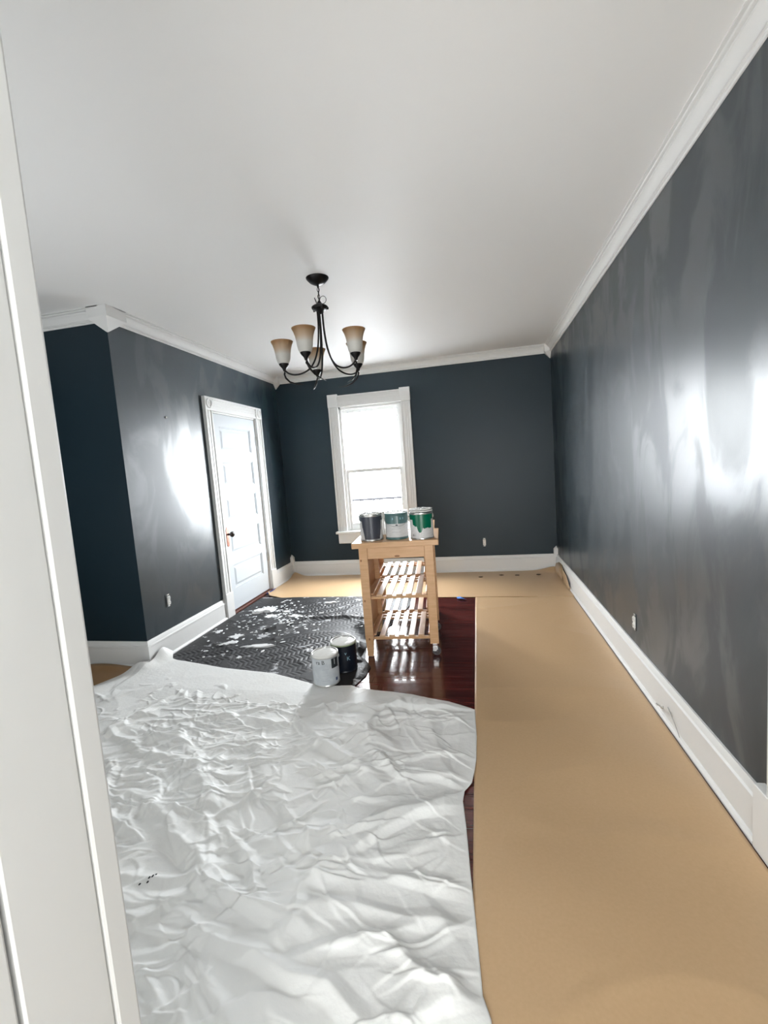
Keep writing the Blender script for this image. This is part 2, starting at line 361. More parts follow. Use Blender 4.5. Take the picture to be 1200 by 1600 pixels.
lo = sash(D+.022, wz0+.024, 1.385, .042, .075)
up = sash(D+.062, 1.345, wz1-.024, .05, .042)
b = B(); b.box(-1.315, -1.265, D+.012, D+.03, 1.386, 1.398, .002); b.build('sash_lock', M_STEEL, lo)
b = B(); 
for x0, x1, z0, z1 in ((wx0+.02, wx1-.02, 2.02, 2.045), (wx0+.02, wx1-.02, 1.29, 1.312), (wx0+.02, wx0+.045, .6, 2.17), (wx1-.045, wx1-.02, .6, 2.17)): b.box(x0, x1, D+.125, D+.14, z0, z1)
b.build('storm_frame', M_TRIM, t)

# ---- door_1 in the left wall
t = thing('door_1', 'white five-panel door with a dark knob in the left wall', 'door'); t['kind'] = 'structure'
X = L
for (a, e, out) in ((dy0-.125, dy0, 0), (dy1, dy1+.125, 1)):
    b = B()
    for u0, u1, d_ in fluted(0, 0, .125, 0, 0, .028):
        if not out: b.box(X, X+d_, a+u0, a+u1, .24, dz, .0015)
        else: b.box(X, X+d_, e-u1, e-u0, .24, dz, .0015)
    b.build('side_casing', M_TRIM, t)
    B().box(X, X+.040, a-.004, e+.004, 0, .245, .003).build('plinth_block', M_TRIM, t)
    b = B(); b.box(X, X+.036, a-.003, e+.003, dz, dz+.128, .003)
    o = b.build('corner_block', M_TRIM, t)
    r_ = B(); prof = [(.001, .002), (.012, .006), (.020, .001), (.028, .002), (.034, .010), (.044, .010), (.050, 0)]
    q = bmesh.new(); bb = B(); bb.lathe([(rr, zz) for rr, zz in reversed(prof)], 28)
    bb.bm.transform(Matrix.Translation((X+.036, (a+e)/2, dz+.064)) @ Matrix.Rotation(PI/2, 4, 'Y')); auto(bb.build('rosette', M_TRIM, o), 50)
b = B()
for u0, u1, d_ in fluted(0, 0, .125, 0, 0, .028): b.box(X, X+d_, dy0, dy1, dz+.125-u1, dz+.125-u0, .0015)
b.box(X, X+.03, dy0, dy1, dz+.12, dz+.13)
b.build('head_casing', M_TRIM, t)
b = B(); b.box(X-.119, X, dy0-.001, dy0+.014, 0, dz); b.box(X-.119, X, dy1-.014, dy1+.001, 0, dz); b.box(X-.119, X, dy0, dy1, dz-.014, dz+.001)
b.box(X-.119, X-.048, dy0+.01, dy1-.01, 0, dz)
b.build('door_frame', M_TRIM, t)
xs = X-.004; x0s = xs-.036
ya, yb_, za, zb_ = dy0+.017, dy1-.017, .028, dz-.018
slab = B()
st = .115; slab.box(x0s, xs, ya, ya+st, za, zb_); slab.box(x0s, xs, yb_-st, yb_, za, zb_)
rails = []; z = zb_; ph = (zb_-za-.125-.21-.10*4)/5
slab.box(x0s, xs, ya+st, yb_-st, zb_-.125, zb_); z = zb_-.125; pans = []
for i in range(5):
    pans.append((z-ph, z)); z -= ph
    h_ = .10 if i < 4 else .21
    slab.box(x0s, xs, ya+st, yb_-st, z-h_, z); z -= h_
M_DOOR = mat('white_trim_paint_dimmed', (.62, .665, .70), .6, spec=.3)  # trim's white, darkened and cooled in the base to offset the window's glare
so = slab.build('door_slab', M_DOOR, t)
for z0, z1 in pans:
    y0, y1 = ya+st, yb_-st; b = B()
    b.box(x0s+.002, xs-.015, y0, y1, z0, z1)
    bv = .03
    b.hull([(xs-.015, yy, zz) for yy in (y0+.03, y1-.03) for zz in (z0+.03, z1-.03)]+[(xs-.006, yy, zz) for yy in (y0+.052, y1-.052) for zz in (z0+.052, z1-.052)])
    # ogee sticking round the panel
    for yy0, yy1, zz0, zz1 in ((y0, y1, z0, z0+.012), (y0, y1, z1-.012, z1), (y0, y0+.012, z0, z1), (y1-.012, y1, z0, z1)): b.box(xs-.016, xs-.005, yy0, yy1, zz0, zz1, .003)
    b.build('door_panel', M_DOOR, so)
hz = .80; hy = ya+.06
b = B(); b.hull([(X-.004+dx, hy+yy, hz+zz) for dx in (0, .005) for yy, zz in ((-.022, -.075), (.022, -.075), (-.016, -.1), (.016, -.1), (-.022, .06), (.022, .06), (-.012, .085), (.012, .085), (0, .095), (0, -.108))])
b.build('escutcheon_plate', M_COPPER, so)
b = B(); b.lathe([(.011, 0), (.011, .03), (.016, .034), (.026, .040), (.030, .052), (.027, .064), (.016, .072), (.001, .074)], 24)
b.bm.transform(Matrix.Translation((X, hy, hz+.02)) @ Matrix.Rotation(PI/2, 4, 'Y')); auto(b.build('door_knob', mat('dark_porcelain', (.03, .018, .014), .15), so), 60)
for hz_ in (1.80, .42):
    b = B(); b.box(X-.005, X+.006, yb_-.004, yb_+.024, hz_-.05, hz_+.05, .002)
    for k in range(2): b.tube([(X+.008, yb_+.010, hz_-.055+k*.06), (X+.008, yb_+.010, hz_-.005+k*.06)], .007, 10)
    b.build('hinge', M_STEEL, t)
B().box(X-.118, X+.030, dy0+.001, dy1-.001, -.01, .017, .004).build('threshold', M_THRESH, t)

# right doorway casing close to the viewer
t = thing('trim_11', 'white casing and plinth block at the right edge where the right baseboard ends', 'door trim'); t['kind'] = 'structure'
b = B()
for u0, u1, d_ in fluted(0, 0, .125, 0, 0, .026): b.box(R-d_, R, 1.590-u1, 1.590-u0, .235, 2.2, .0015)
b.build('side_casing', M_TRIM, t)
B().box(R-.038, R, 1.465, 1.655, 0, .235, .003).build('plinth_block', M_TRIM, t)

# outside
struct(B().box(-14, 12, D+.2, 40, -.5, -.35).build('ground', M_SNOW), 'pale bright ground outside the window')
t = thing('porch_railing', 'faint dark latticed railing seen outside the far window', 'railing')
def sag(x): return .745+(x+4.5)*.006
b = B(); b.tube([(-4.5, 9, sag(-4.5)), (1.0, 9, sag(1.0))], .026, 6); b.build('top_rail', M_OUTWOOD, t)
b = B(); b.tube([(-4.5, 9, .20), (1.0, 9, .24)], .022, 6); b.build('bottom_rail', M_OUTWOOD, t)
for x in (-4.4, -.9, .9):
    b = B(); b.box(x-.05, x+.05, 8.96, 9.04, -.35, .88, .008); b.build('post', M_OUTWOOD, t)
k = 0; x = -4.06
while x < .6:
    z1 = sag(x)
    b = B(); b.tube([(x, 9, .22), (x, 9, z1)], .013, 5); b.build('baluster', M_OUTWOOD, t)
    s = 1 if k % 2 else -1; b = B()
    b.tube([(x+(.0 if s > 0 else .34)+s*.34*u, 9, z1-.50+.5*math.sin(u*PI/2)) for u in [i/6 for i in range(7)]], .013, 5); b.build('curved_brace', M_OUTWOOD, t)
    x += .34; k += 1

# ================================================================ FLOOR COVERINGS
def grid_mesh(name, P, M, parent=None, thick=0.0):
    """P: array (n,m,3)"""
    n, m_ = P.shape[:2]
    me = bpy.data.meshes.new(name)
    idx = np.arange(n*m_).reshape(n, m_)
    f = np.stack([idx[:-1, :-1], idx[:-1, 1:], idx[1:, 1:], idx[1:, :-1]], -1).reshape(-1, 4)
    V = P.reshape(-1, 3)
    if thick:
        V2 = V.copy(); V2[:, 2] -= thick; N0 = n*m_
        bd = np.concatenate([idx[0, :], idx[1:, -1], idx[-1, -2::-1], idx[-2:0:-1, 0]])
        side = np.stack([bd, bd+N0, np.roll(bd, -1)+N0, np.roll(bd, -1)], -1)
        f = np.concatenate([f, (f+N0)[:, ::-1], side]); V = np.concatenate([V, V2])
    me.vertices.add(len(V)); me.vertices.foreach_set('co', V.astype(np.float32).ravel())
    me.loops.add(f.size); me.loops.foreach_set('vertex_index', f.astype(np.int32).ravel())
    me.polygons.add(len(f)); me.polygons.foreach_set('loop_start', np.arange(0, f.size, 4, dtype=np.int32)); me.polygons.foreach_set('loop_total', np.full(len(f), 4, dtype=np.int32))
    me.polygons.foreach_set('use_smooth', np.ones(len(f), dtype=bool)); me.update(calc_edges=True); me.validate()
    me.materials.append(M); o = bpy.data.objects.new(name, me); C.objects.link(o)
    if parent: o.parent = parent
    return o
rng = np.random.default_rng(5)
def vnoise(x, y, seed=0):
    r = np.random.default_rng(seed); T = r.random((256, 256)) * 2 * np.pi
    gx, gy = np.cos(T), np.sin(T)
    xi, yi = np.floor(x).astype(int), np.floor(y).astype(int); fx, fy = x-xi, y-yi
    u = fx*fx*fx*(fx*(fx*6-15)+10); v = fy*fy*fy*(fy*(fy*6-15)+10)
    def g(i, j, dx, dy): return gx[i & 255, j & 255]*dx+gy[i & 255, j & 255]*dy
    a = g(xi, yi, fx, fy); b = g(xi+1, yi, fx-1, fy); c = g(xi, yi+1, fx, fy-1); d = g(xi+1, yi+1, fx-1, fy-1)
    return (a*(1-u)+b*u)*(1-v)+(c*(1-u)+d*u)*v
def ridge(x, y, seed, p=2.0):
    n = vnoise(x, y, seed)*1.5
    return np.clip(1-np.abs(n)*2.0, 0, 1)**p
def segdist(X, Y, pts):
    best = np.full(X.shape, 9.0); T = np.zeros(X.shape); tot = len(pts)-1
    for i, ((x0, y0), (x1, y1)) in enumerate(zip(pts, pts[1:])):
        dx, dy = x1-x0, y1-y0; t = np.clip(((X-x0)*dx+(Y-y0)*dy)/(dx*dx+dy*dy), 0, 1)
        d = np.hypot(X-x0-t*dx, Y-y0-t*dy); s = d < best; best = np.where(s, d, best); T = np.where(s, (i+t)/tot, T)
    return best, T
# --- paper, right strip (with shallow waves) and far strip
def paper_h(X, Y):
    return .0035+.010*np.clip(vnoise(X*1.3+Y*.9+3, Y*1.6-X*.7, 11)*1.6+.3, 0, 1)*np.clip((R-.06-X)/.12, 0, 1)*np.clip((X+.10)/.12, 0, 1)+.004*np.clip(ridge(X*.9+Y*.35, Y*1.3-X*.3+7, 12, 3)-.1, 0, 1)*np.clip((R-.06-X)/.12, 0, 1)
xs_ = np.linspace(-.082, R-.043, 70); ys_ = np.linspace(.32, 4.62, 400)
Y, Xg = np.meshgrid(ys_, xs_, indexing='ij')
Z = paper_h(Xg, Y)
P = np.stack([Xg+.004*vnoise(Y*1.1, Y*0, 3)*(Xg < 0), Y, Z], -1)
tag(grid_mesh('floor_paper', P, M_PAPER, thick=.0015), 'long brown kraft paper runner along the right baseboard', 'floor paper', 'brown floor protection paper')
# far strip: from left baseboard to right baseboard, rides up in both far corners
xs_ = np.linspace(-2.49, R-.035, 160); ys_ = np.linspace(0, 1, 60)
V_, Xg = np.meshgrid(ys_, xs_, indexing='ij')
front = np.interp(Xg, [-2.49, -2.40, -2.2, -1.9, -1.3, .9], [4.86, 4.72, 4.655, 4.64, 4.635, 4.585])
Y = front+(D-.040-front)*V_
Z = .0065+.002*np.clip(vnoise(Xg*2+5, Y*2, 21)*2, 0, 1)
Z += .020*np.exp(-((Xg+2.49)/.2)**2)*(np.clip((.25-V_)/.25, 0, 1)) 
Z += .055*np.exp(-((Xg+2.49)/.10)**2-((Y-(D-.04))/.13)**2)+.045*np.exp(-((Xg-(R-.04))/.16)**2-((Y-(D-.04))/.08)**2)
P = np.stack([Xg, Y, Z], -1)
tag(grid_mesh('floor_paper', P, M_PAPER, thick=.0015), 'brown kraft paper sheet across the floor under the window', 'floor paper', 'brown floor protection paper')
# torn flap of paper standing against the right baseboard
pts = [(5.66, .03), (5.64, .10), (5.45, .155), (5.25, .165), (5.20, .135), (5.08, .12), (4.92, .095), (4.83, .045), (4.80, .012)]
P = np.zeros((2, len(pts), 3))
for i, (yy, zz) in enumerate(pts):
    P[0, i] = (R-.050, yy, .009); P[1, i] = (R-.030-.004*math.sin(i*2), yy, zz)
tag(grid_mesh('paper_flap', P, M_PAPER, thick=.001), 'torn flap of brown paper leaning on the right baseboard near the far corner', 'paper scrap')
b = B(); b.tube([(R-.036, 5.22, .168), (R-.035, 5.12, .135), (R-.037, 4.95, .118), (R-.038, 4.83, .07), (R-.039, 4.80, .045)], [.002, .005, .004, .006, .003], 5)
tag(b.build('dark_tape_strip', M_INK), 'dark tape strip edging the torn paper flap on the right baseboard', 'tape')
# paper scrap in the recess
xs_ = np.linspace(-4.2, -2.45, 60); ys_ = np.linspace(1.2, YB-.045, 50)
Y, Xg = np.meshgrid(ys_, xs_, indexing='ij')
Z = .0045+.03*np.exp(-((Xg+2.9)/.25)**2-((Y-2.87)/.05)**2)+.002*vnoise(Xg*3, Y*3, 8)+.002
P = np.stack([Xg, Y, np.maximum(Z, .003)], -1)
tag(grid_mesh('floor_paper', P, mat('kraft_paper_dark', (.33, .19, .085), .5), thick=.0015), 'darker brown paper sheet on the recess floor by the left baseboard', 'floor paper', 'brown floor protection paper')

# --- black quilted moving blanket
n1, n2 = 420, 420
V_, U_ = np.meshgrid(np.linspace(0, 1, n1), np.linspace(0, 1, n2), indexing='ij')
ytop = lambda x: np.interp(x, [-2.5, -2.3, -.6], [4.80, 4.70, 4.68])
Y = 2.56+(4.69-2.56)*V_
xr = np.interp(Y, [2.45, 2.62, 2.72, 2.84, 2.97, 3.10, 3.35, 3.69, 4.0, 4.4, 4.69], [-.94, -.86, -.835, -.80, -.80, -.87, -.92, -.84, -.76, -.72, -.70])
xl = np.interp(Y, [2.45, 2.9, 3.0, 4.0, 4.05, 4.69], [-2.35, -2.40, -2.484, -2.484, -2.482, -2.482])
X_ = xl+(xr-xl)*U_
Zb = .0125+.007*np.clip(vnoise(X_*1.7, Y*1.7, 31)*2, -.5, 1)
Zb += .007*ridge(X_*1.6+.6*vnoise(X_*2, Y*2, 5), Y*2.0, 33, 3)
# crumpled right-hand side next to the carts
cr_ = np.clip((X_+1.25)/.4, 0, 1)*np.clip((3.75-Y)/.5, 0, 1)
Zb += cr_*(.024*ridge(X_*2.5+Y*1.2, Y*2.4-X_*1.0, 35, 1.5)+.010*ridge(X_*5, Y*5, 36, 2))
for pts, a_, w_ in (([(-1.9, 3.65), (-1.62, 3.95), (-1.3, 3.98), (-.95, 3.9)], .022, .035), ([(-1.75, 3.45), (-1.62, 3.9)], .012, .03), ([(-1.05, 3.75), (-.88, 3.45), (-.84, 3.2)], .045, .05), ([(-1.0, 3.35), (-.86, 3.1)], .03, .04)):
    d, T = segdist(X_, Y, pts); Zb += a_*np.exp(-(d/w_)**2)
# stitched quilting: rows of short puckers running across diagonal bands
a1, a2 = math.cos(.62), math.sin(.62)
band = (X_*(-a2)+Y*a1)/.072; al = (X_*a1+Y*a2)
bi = np.floor(band); bf = band-bi
puck = np.abs(np.sin((al+np.where(bi % 2 == 0, 1, -1)*bf*.030+bi*.013)/.036*np.pi))
mod = .12+.88*np.clip(vnoise(X_*1.8, Y*1.8, 41)*2.4+.55+.6*(X_+1.6), 0, 1)
Zb += .0052*np.sqrt(np.clip(np.sin(bf*np.pi), 0, 1))*puck**.8*mod
Zb = np.where((np.abs(X_+.85) < .06) & (Y > 3.1) & (Y < 4.25), np.minimum(Zb, .03), Zb)
edge = np.clip(np.minimum(np.minimum(1-U_, 1-V_), U_)*30, 0, 1)
Zb = .006+(Zb-.006)*edge
Zb = np.where(Y < 3.02, np.minimum(Zb, .020), Zb)*1.0
for lx_, ly_ in ((-.845, 3.15), (-.875, 3.65), (-.90, 3.76), (-.94, 4.26)):      # pressed flat under the cart legs
    q_ = np.clip((np.hypot(X_-lx_, Y-ly_)-.05)/.05, 0, 1); Zb = .0068*(1-q_)+Zb*q_
BX, BY, BZ = X_, Y, np.maximum(Zb, .007)
blanket = tag(grid_mesh('moving_blanket', np.stack([X_, Y, np.maximum(Zb, .007)], -1), M_BLANKET, thick=.004), 'black quilted moving blanket speckled with white debris before the door', 'blanket')

# --- white drop cloth
nx, ny = 620, 640
s_a = np.linspace(0, 1, nx); t_a = np.linspace(0, 1, ny)
Tt, Ss = np.meshgrid(t_a, s_a, indexing='ij')
X0 = -3.15+(-.075+3.15)*Ss
tx = [-3.15, -2.86, -2.72, -2.66, -2.60, -2.52, -2.45, -2.39, -1.88, -1.45, -1.06, -.83, -.51, -.23, -.08]
ty = [2.35, 2.47, 2.58, 2.72, 2.84, 3.03, 3.09, 3.00, 2.87, 2.80, 2.645, 2.66, 2.61, 2.53, 2.45]
top = np.interp(X0, tx, ty); y0 = .55
Yc = y0+(top-y0)*Tt
rx = np.interp(Yc, [.55, 1.01, 1.06, 1.19, 1.3, 1.41, 1.6, 1.74, 1.80, 1.86, 1.95, 2.02, 2.2, 2.45], [0.0, -.035, -.055, -.067, -.078, -.09, -.108, -.125, -.12, -.09, -.078, -.072, -.070, -.08])
Xc = X0+(rx+.075)*Ss**6
# keep out of the wall by the outer corner
Zc = np.zeros(Xc.shape)
wx = Xc+.10*vnoise(Xc*2.2, Yc*2.2, 51); wy = Yc+.10*vnoise(Xc*2.2+9, Yc*2.2, 52)
loc = np.clip(vnoise(Xc*.9+2, Yc*.9, 50)*2.2+.55, 0, 1)          # where the cloth is busier
near = np.clip((2.75-Yc)/.25, 0, 1)
Zc += .012*ridge(wx*.8+wy*.35, wy*1.3-wx*.45, 53, 1.5)
rc = np.random.default_rng(12)
def crease(cx, cy_, ang, ln, a_, w1, w2, curl):
    """a sharp fold: steep on one side, long and flat on the other, dying out at both ends"""
    rad = ln/2+w2*2.5
    r0 = max(int((cy_-rad-y0)/(3.1-y0)*ny)-30, 0); r1 = min(int((cy_+rad-y0)/(2.45-y0)*ny)+30, ny)
    c0 = max(int((cx-rad+3.15)/3.075*nx)-4, 0); c1 = min(int((cx+rad+3.15)/3.075*nx)+6, nx)
    if r1 <= r0 or c1 <= c0: return
    X1, Y1 = wx2[r0:r1, c0:c1]-cx, wy2[r0:r1, c0:c1]-cy_
    u = X1*math.cos(ang)+Y1*math.sin(ang); v = -X1*math.sin(ang)+Y1*math.cos(ang); v = v-curl*u*u/ln
    e = np.clip(1-(2*u/ln)**2, 0, 1); wd = e**.5+.15
    d = np.where(v > 0, v/(w2*wd), -v/(w1*wd)); prof = np.clip(1-np.sqrt(d*d+.012), 0, 1)**1.15
    Zc[r0:r1, c0:c1] += a_*e*prof
wx2 = Xc+.035*vnoise(Xc*5, Yc*5, 61)+.012*vnoise(Xc*14, Yc*14, 62); wy2 = Yc+.035*vnoise(Xc*5+7, Yc*5, 63)+.012*vnoise(Xc*14+5, Yc*14, 64)
def rang():
    k = rc.random()
    return rc.normal(.35, .35) if k < .45 else (rc.normal(-.65, .35) if k < .8 else rc.uniform(0, PI))
for k in range(34):
    s_ = rc.choice((-1, 1)); w_ = rc.uniform(.05, .10)
    crease(rc.uniform(-2.3, -.1), rc.uniform(.8, 2.7), rang()+(PI if s_ < 0 else 0), rc.uniform(.45, 1.1), rc.uniform(.010, .022), w_*.45, w_*1.5, rc.normal(0, .35))
for k in range(230):
    w_ = rc.uniform(.018, .045); x_, y_ = rc.uniform(-2.6, -.1), rc.uniform(.7, 2.85)
    crease(x_, y_, rang()+(PI if rc.random() < .5 else 0), rc.uniform(.12, .42), rc.uniform(.005, .012)*(.6 if x_ > -.5 else 1), w_*.5, w_*1.5, rc.normal(0, .5))
for k in range(210):
    w_ = rc.uniform(.010, .024); x_, y_ = rc.uniform(-1.9, -.12), rc.uniform(.75, 2.45)
    crease(x_, y_, rc.normal(.15, .5)+(PI if rc.random() < .5 else 0), rc.uniform(.12, .5), rc.uniform(.004, .0095)*(.75 if x_ > -.5 else 1), w_*.4, w_*1.8, rc.normal(0, .5))
for k in range(620):
    w_ = rc.uniform(.008, .020); x_, y_ = rc.normal(-1.5, .5), rc.normal(1.9, .42)
    crease(x_, y_, rang()+(PI if rc.random() < .5 else 0), rc.uniform(.05, .20), rc.uniform(.0022, .0055), w_*.55, w_*1.4, rc.normal(0, .5))
Zc += .010*(vnoise(Xc*1.2, Yc*1.2, 58)+.3)
Zc *= (.35+.65*near)*1.12
FOLDS = [([(-1.09,2.3),(-.79,2.02),(-.45,1.79)],.022,.030),([(-.89,1.42),(-.56,1.55),(-.13,1.76)],.018,.035),([(-1.47,1.6),(-1.11,1.36),(-.87,1.23)],.028,.040),
 ([(-2.1,2.05),(-1.66,1.88),(-1.39,1.83)],.022,.030),([(-1.05,1.5),(-.83,1.31),(-.77,1.21)],.022,.022),([(-.77,1.21),(-.53,1.23),(-.21,1.24),(-.07,1.22)],.014,.025),
 ([(-.89,1.09),(-.69,1.07),(-.46,1.02),(-.35,.96)],.022,.028),([(-.62,1.07),(-.3,1.19),(-.25,1.21)],.016,.022),([(-1.05,1.0),(-.88,1.1),(-.8,1.11)],.014,.018),
 ([(-1.28,1.23),(-1.04,1.26),(-.77,1.2),(-.57,1.16)],.020,.026),([(-.4,1.38),(-.08,1.33)],.012,.022),([(-1.12,2.02),(-1.29,1.97),(-1.38,1.59)],.014,.018),
 ([(-1.99,2.16),(-1.49,2.24),(-1.24,2.44)],.012,.018),([(-.96,1.76),(-1.15,1.49)],.012,.012),([(-.31,1.13),(-.19,1.09),(-.07,1.09)],.012,.018),
 ([(-.59,2.04),(-.42,1.88),(-.12,1.82)],.016,.022),([(-.71,1.76),(-.87,1.62),(-.72,1.53)],.012,.015),([(-1.01,.97),(-.94,.93),(-.86,.89)],.012,.015),
 ([(-1.2,2.35),(-.9,2.42),(-.2,2.3)],.008,.02),([(-1.9,1.85),(-1.6,1.5),(-1.35,1.4)],.018,.022),([(-1.75,2.35),(-1.9,2.6)],.012,.02),([(-2.2,2.4),(-2.1,2.65)],.012,.02)]
for i, (pts, a_, w_) in enumerate(FOLDS):
    d, T = segdist(Xc+.03*vnoise(Xc*6, Yc*6, 70+i), Yc+.03*vnoise(Xc*6+4, Yc*6, 90+i), pts)
    Zc += a_*np.sin(np.clip(T*.9+.05, 0, 1)*np.pi)**.5*np.clip(1-np.sqrt((d/(w_*1.5))**2+.01), 0, 1)**1.2
# it rides up onto the baseboard at the outer corner
edgef = np.clip(np.minimum(1-Tt, (1-Ss)*1.4)*26, 0, 1)
Zc = Zc*(.25+.75*edgef)
# it lies over the blanket's front edge
ramp = np.clip((Yc-2.36)/.20, 0, 1)**.7*np.clip((Xc+2.56)/.06, 0, 1)*np.clip((-.80-Xc)/.05, 0, 1)
Zc = np.maximum(Zc, ramp*.0175+.0015*ridge(wx*4, wy*4, 60, 2))
Zc += .085*np.exp(-((Xc+2.50)/.07)**2-((Yc-3.02)/.09)**2)+.050*np.exp(-((Xc+2.56)/.09)**2-((Yc-2.86)/.08)**2)
# under the paint can it is pressed flat
Yc2 = Yc
P = np.stack([np.where((Yc > YB-.05) & (Xc < L+.04), L+.04+.3*(Xc-L-.04)*0, Xc), Yc, np.maximum(Zc, 0)+.007], -1)
r_ = np.hypot(P[..., 0]+1.03, P[..., 1]-2.705); P[..., 2] = np.where(r_ < .12, np.minimum(P[..., 2], .024), P[..., 2])
r_ = np.hypot(P[..., 0]+.975, P[..., 1]-2.90); P[..., 2] = np.where(r_ < .12, np.minimum(P[..., 2], .024), P[..., 2])
CLOTHP = P
cloth = tag(grid_mesh('drop_cloth', P, M_CLOTH, thick=.002), 'crumpled white cotton drop cloth covering the near floor', 'drop cloth')

# ================================================================ PAINT CANS
def smooth_band(r, z0, z1, n=48, top=None, bot=None, a0=0, a1=2*PI):
    """thin shell on a cylinder between heights given by functions of the angle"""
    t = bmesh.new(); A = []; Bv = []
    for i in range(n+1):
        a = a0+(a1-a0)*i/n
        A.append(t.verts.new((r*math.cos(a), r*math.sin(a), bot(a) if bot else z0))); Bv.append(t.verts.new((r*math.cos(a), r*math.sin(a), top(a) if top else z1)))
    for i in range(n): t.faces.new((A[i], A[i+1], Bv[i+1], Bv[i]))
    return t
def wrap_text(txt, size, r, ang, z, M, parent, name='lettering', rot=0):
    cu = bpy.data.curves.new('t', 'FONT'); cu.body = txt; cu.size = size; cu.extrude = .0002; cu.resolution_u = 3
    tmp = bpy.data.objects.new('t', cu); C.objects.link(tmp); dg = bpy.context.evaluated_depsgraph_get(); me = bpy.data.meshes.new_from_object(tmp.evaluated_get(dg))
    bpy.data.objects.remove(tmp); me.name = name
    for v in me.vertices:
        x, y = v.co.x, v.co.y; a = ang+x/r; rr = r+.0004+v.co.z
        v.co = Vector((rr*math.cos(a), rr*math.sin(a), z+y))
    me.materials.clear(); me.materials.append(M); o = bpy.data.objects.new(name, me); C.objects.link(o); o.parent = parent; return o
def can(loc, rz, label, kind, group, r=.0855, h=.192, bail='down'):
    t = thing('paint_can', label, 'paint can', loc, rz, group)
    b = B(); b.lathe([(r*.97, 0), (r, .002), (r, .006), (r*.975, .009), (r*.975, h-.016), (r, h-.012), (r, h-.002), (r*.99, h), (r*.93, h), (r*.92, h-.006), (r*.86, h-.008), (r*.855, h-.004), (.001, h-.006)], 48)
    auto(b.build('can_body', {'dark': M_NAVY, 'teal': M_TEAL}.get(kind, M_STEEL), t), 40)
    R1 = r*.978
    L_ = {'grey': M_LABELW, 'teal': M_LABELW, 'green': M_LABELW, 'pale': M_LABEL, 'dark': M_NAVY, 'bare': M_STEEL}[kind]
    if kind != 'bare':
        z0, z1 = (.010, h-.018) if kind != 'teal' else (.018, h-.062)
        b = B(); b.merge(smooth_band(R1, z0, z1, 64)); o = b.build('paper_label', L_, t, True)
    F_ = -PI/2
    random.seed(hash(kind) % 1 + {'grey': 3, 'teal': 9, 'green': 5, 'pale': 6, 'dark': 8, 'bare': 2}[kind])
    def jag(a, s): return .5*math.sin(a*13+s)+.3*math.sin(a*29+s*2)+.2*math.sin(a*57+s)
    if kind == 'grey':
        def bot(a):
            d = abs(a-(F_+.05)); return .012 if d < .72 else min(h-.045, .03+(d-.72)*.30+.016*jag(a, 1)+(.055 if d > .95 else 0))
        b = B(); b.merge(smooth_band(R1+.0008, 0, h-.013, 90, bot=bot, a0=F_-1.5, a1=F_+1.4)); b.build('paint_run', M_DKGREY, t, True)
    if kind == 'teal':
        b = B(); b.merge(smooth_band(R1+.0006, h-.075, h-.016, 64)); b.build('printed_band', M_TEAL, t, True)
        b = B(); b.merge(smooth_band(R1+.0012, h-.082, h-.02, 6, a0=F_+.06, a1=F_+.10)); b.build('pale_drip', M_LABELW, t, True)
        b = B(); b.merge(smooth_band(R1+.0012, h-.088, h-.080, 6, a0=F_-.10, a1=F_+.10)); b.build('label_mark', M_INK, t, True)
        for a_ in (-.38, .30, .55):
            b = B(); b.merge(smooth_band(R1+.0012, h-.045, h-.03, 4, a0=F_+a_, a1=F_+a_+.10)); b.build('label_mark', M_PALEINK, t, True)
        for z_ in (.10, .08, .055):
            b = B(); b.merge(smooth_band(R1+.0012, z_, z_+.0025, 12, a0=F_-.45, a1=F_+.35)); b.build('label_line', mat('pale_grey_ink', (.45, .46, .48), .5), t, True)
    if kind == 'green':
        def bot(a):
            d = a-F_
            v = h-.05
            if -.85 < d < .95: v = h-.075-.035*math.cos((d-.15)*1.3)+.004*jag(a, 2)
            if -.1 < d < .95: v = min(v, h-.112+.005*jag(a, 3))
            if -.42 < d < .10: v = min(v, .050+.045*abs((d+.16)/.26)**3)
            return max(v, .02)
        b = B(); b.merge(smooth_band(R1+.0009, 0, h-.012, 110, bot=bot, a0=F_-1.5, a1=F_+1.25)); b.build('paint_run', M_GREEN, t, True)
        wrap_text('B1', .024, R1, F_-.92, .022, M_INK, t)
    if kind == 'pale':
        wrap_text('ra B', .036, R1, F_-.70, h-.050, M_INK, t)
        b = B(); b.merge(smooth_band(R1+.0008, h-.085, h-.022, 12, a0=F_+.50, a1=F_+1.15)); b.build('label_block', M_INK, t, True)
        b = B(); b.merge(smooth_band(R1+.0014, h-.062, h-.026, 3, a0=F_+.74, a1=F_+.80)); b.build('label_mark', M_LABEL, t, True)
        for z_ in (.115, .075, .04):
            b = B(); b.merge(smooth_band(R1+.0010, z_, z_+.0018, 12, a0=F_-.25, a1=F_+.28)); b.build('label_line', mat('faint_blue_ink', (.42, .47, .52), .5), t, True)
        b = B(); b.merge(smooth_band(R1+.0014, .028, .048, 5, a0=F_+.78, a1=F_+.98)); b.build('label_mark', mat('slate_ink', (.08, .11, .22), .5), t, True)
    if kind == 'dark':
        wrap_text('v', .035, R1, F_+.05, h-.075, M_PALEINK, t); wrap_text('K', .04, R1, F_+.20, h-.115, M_PALEINK, t)
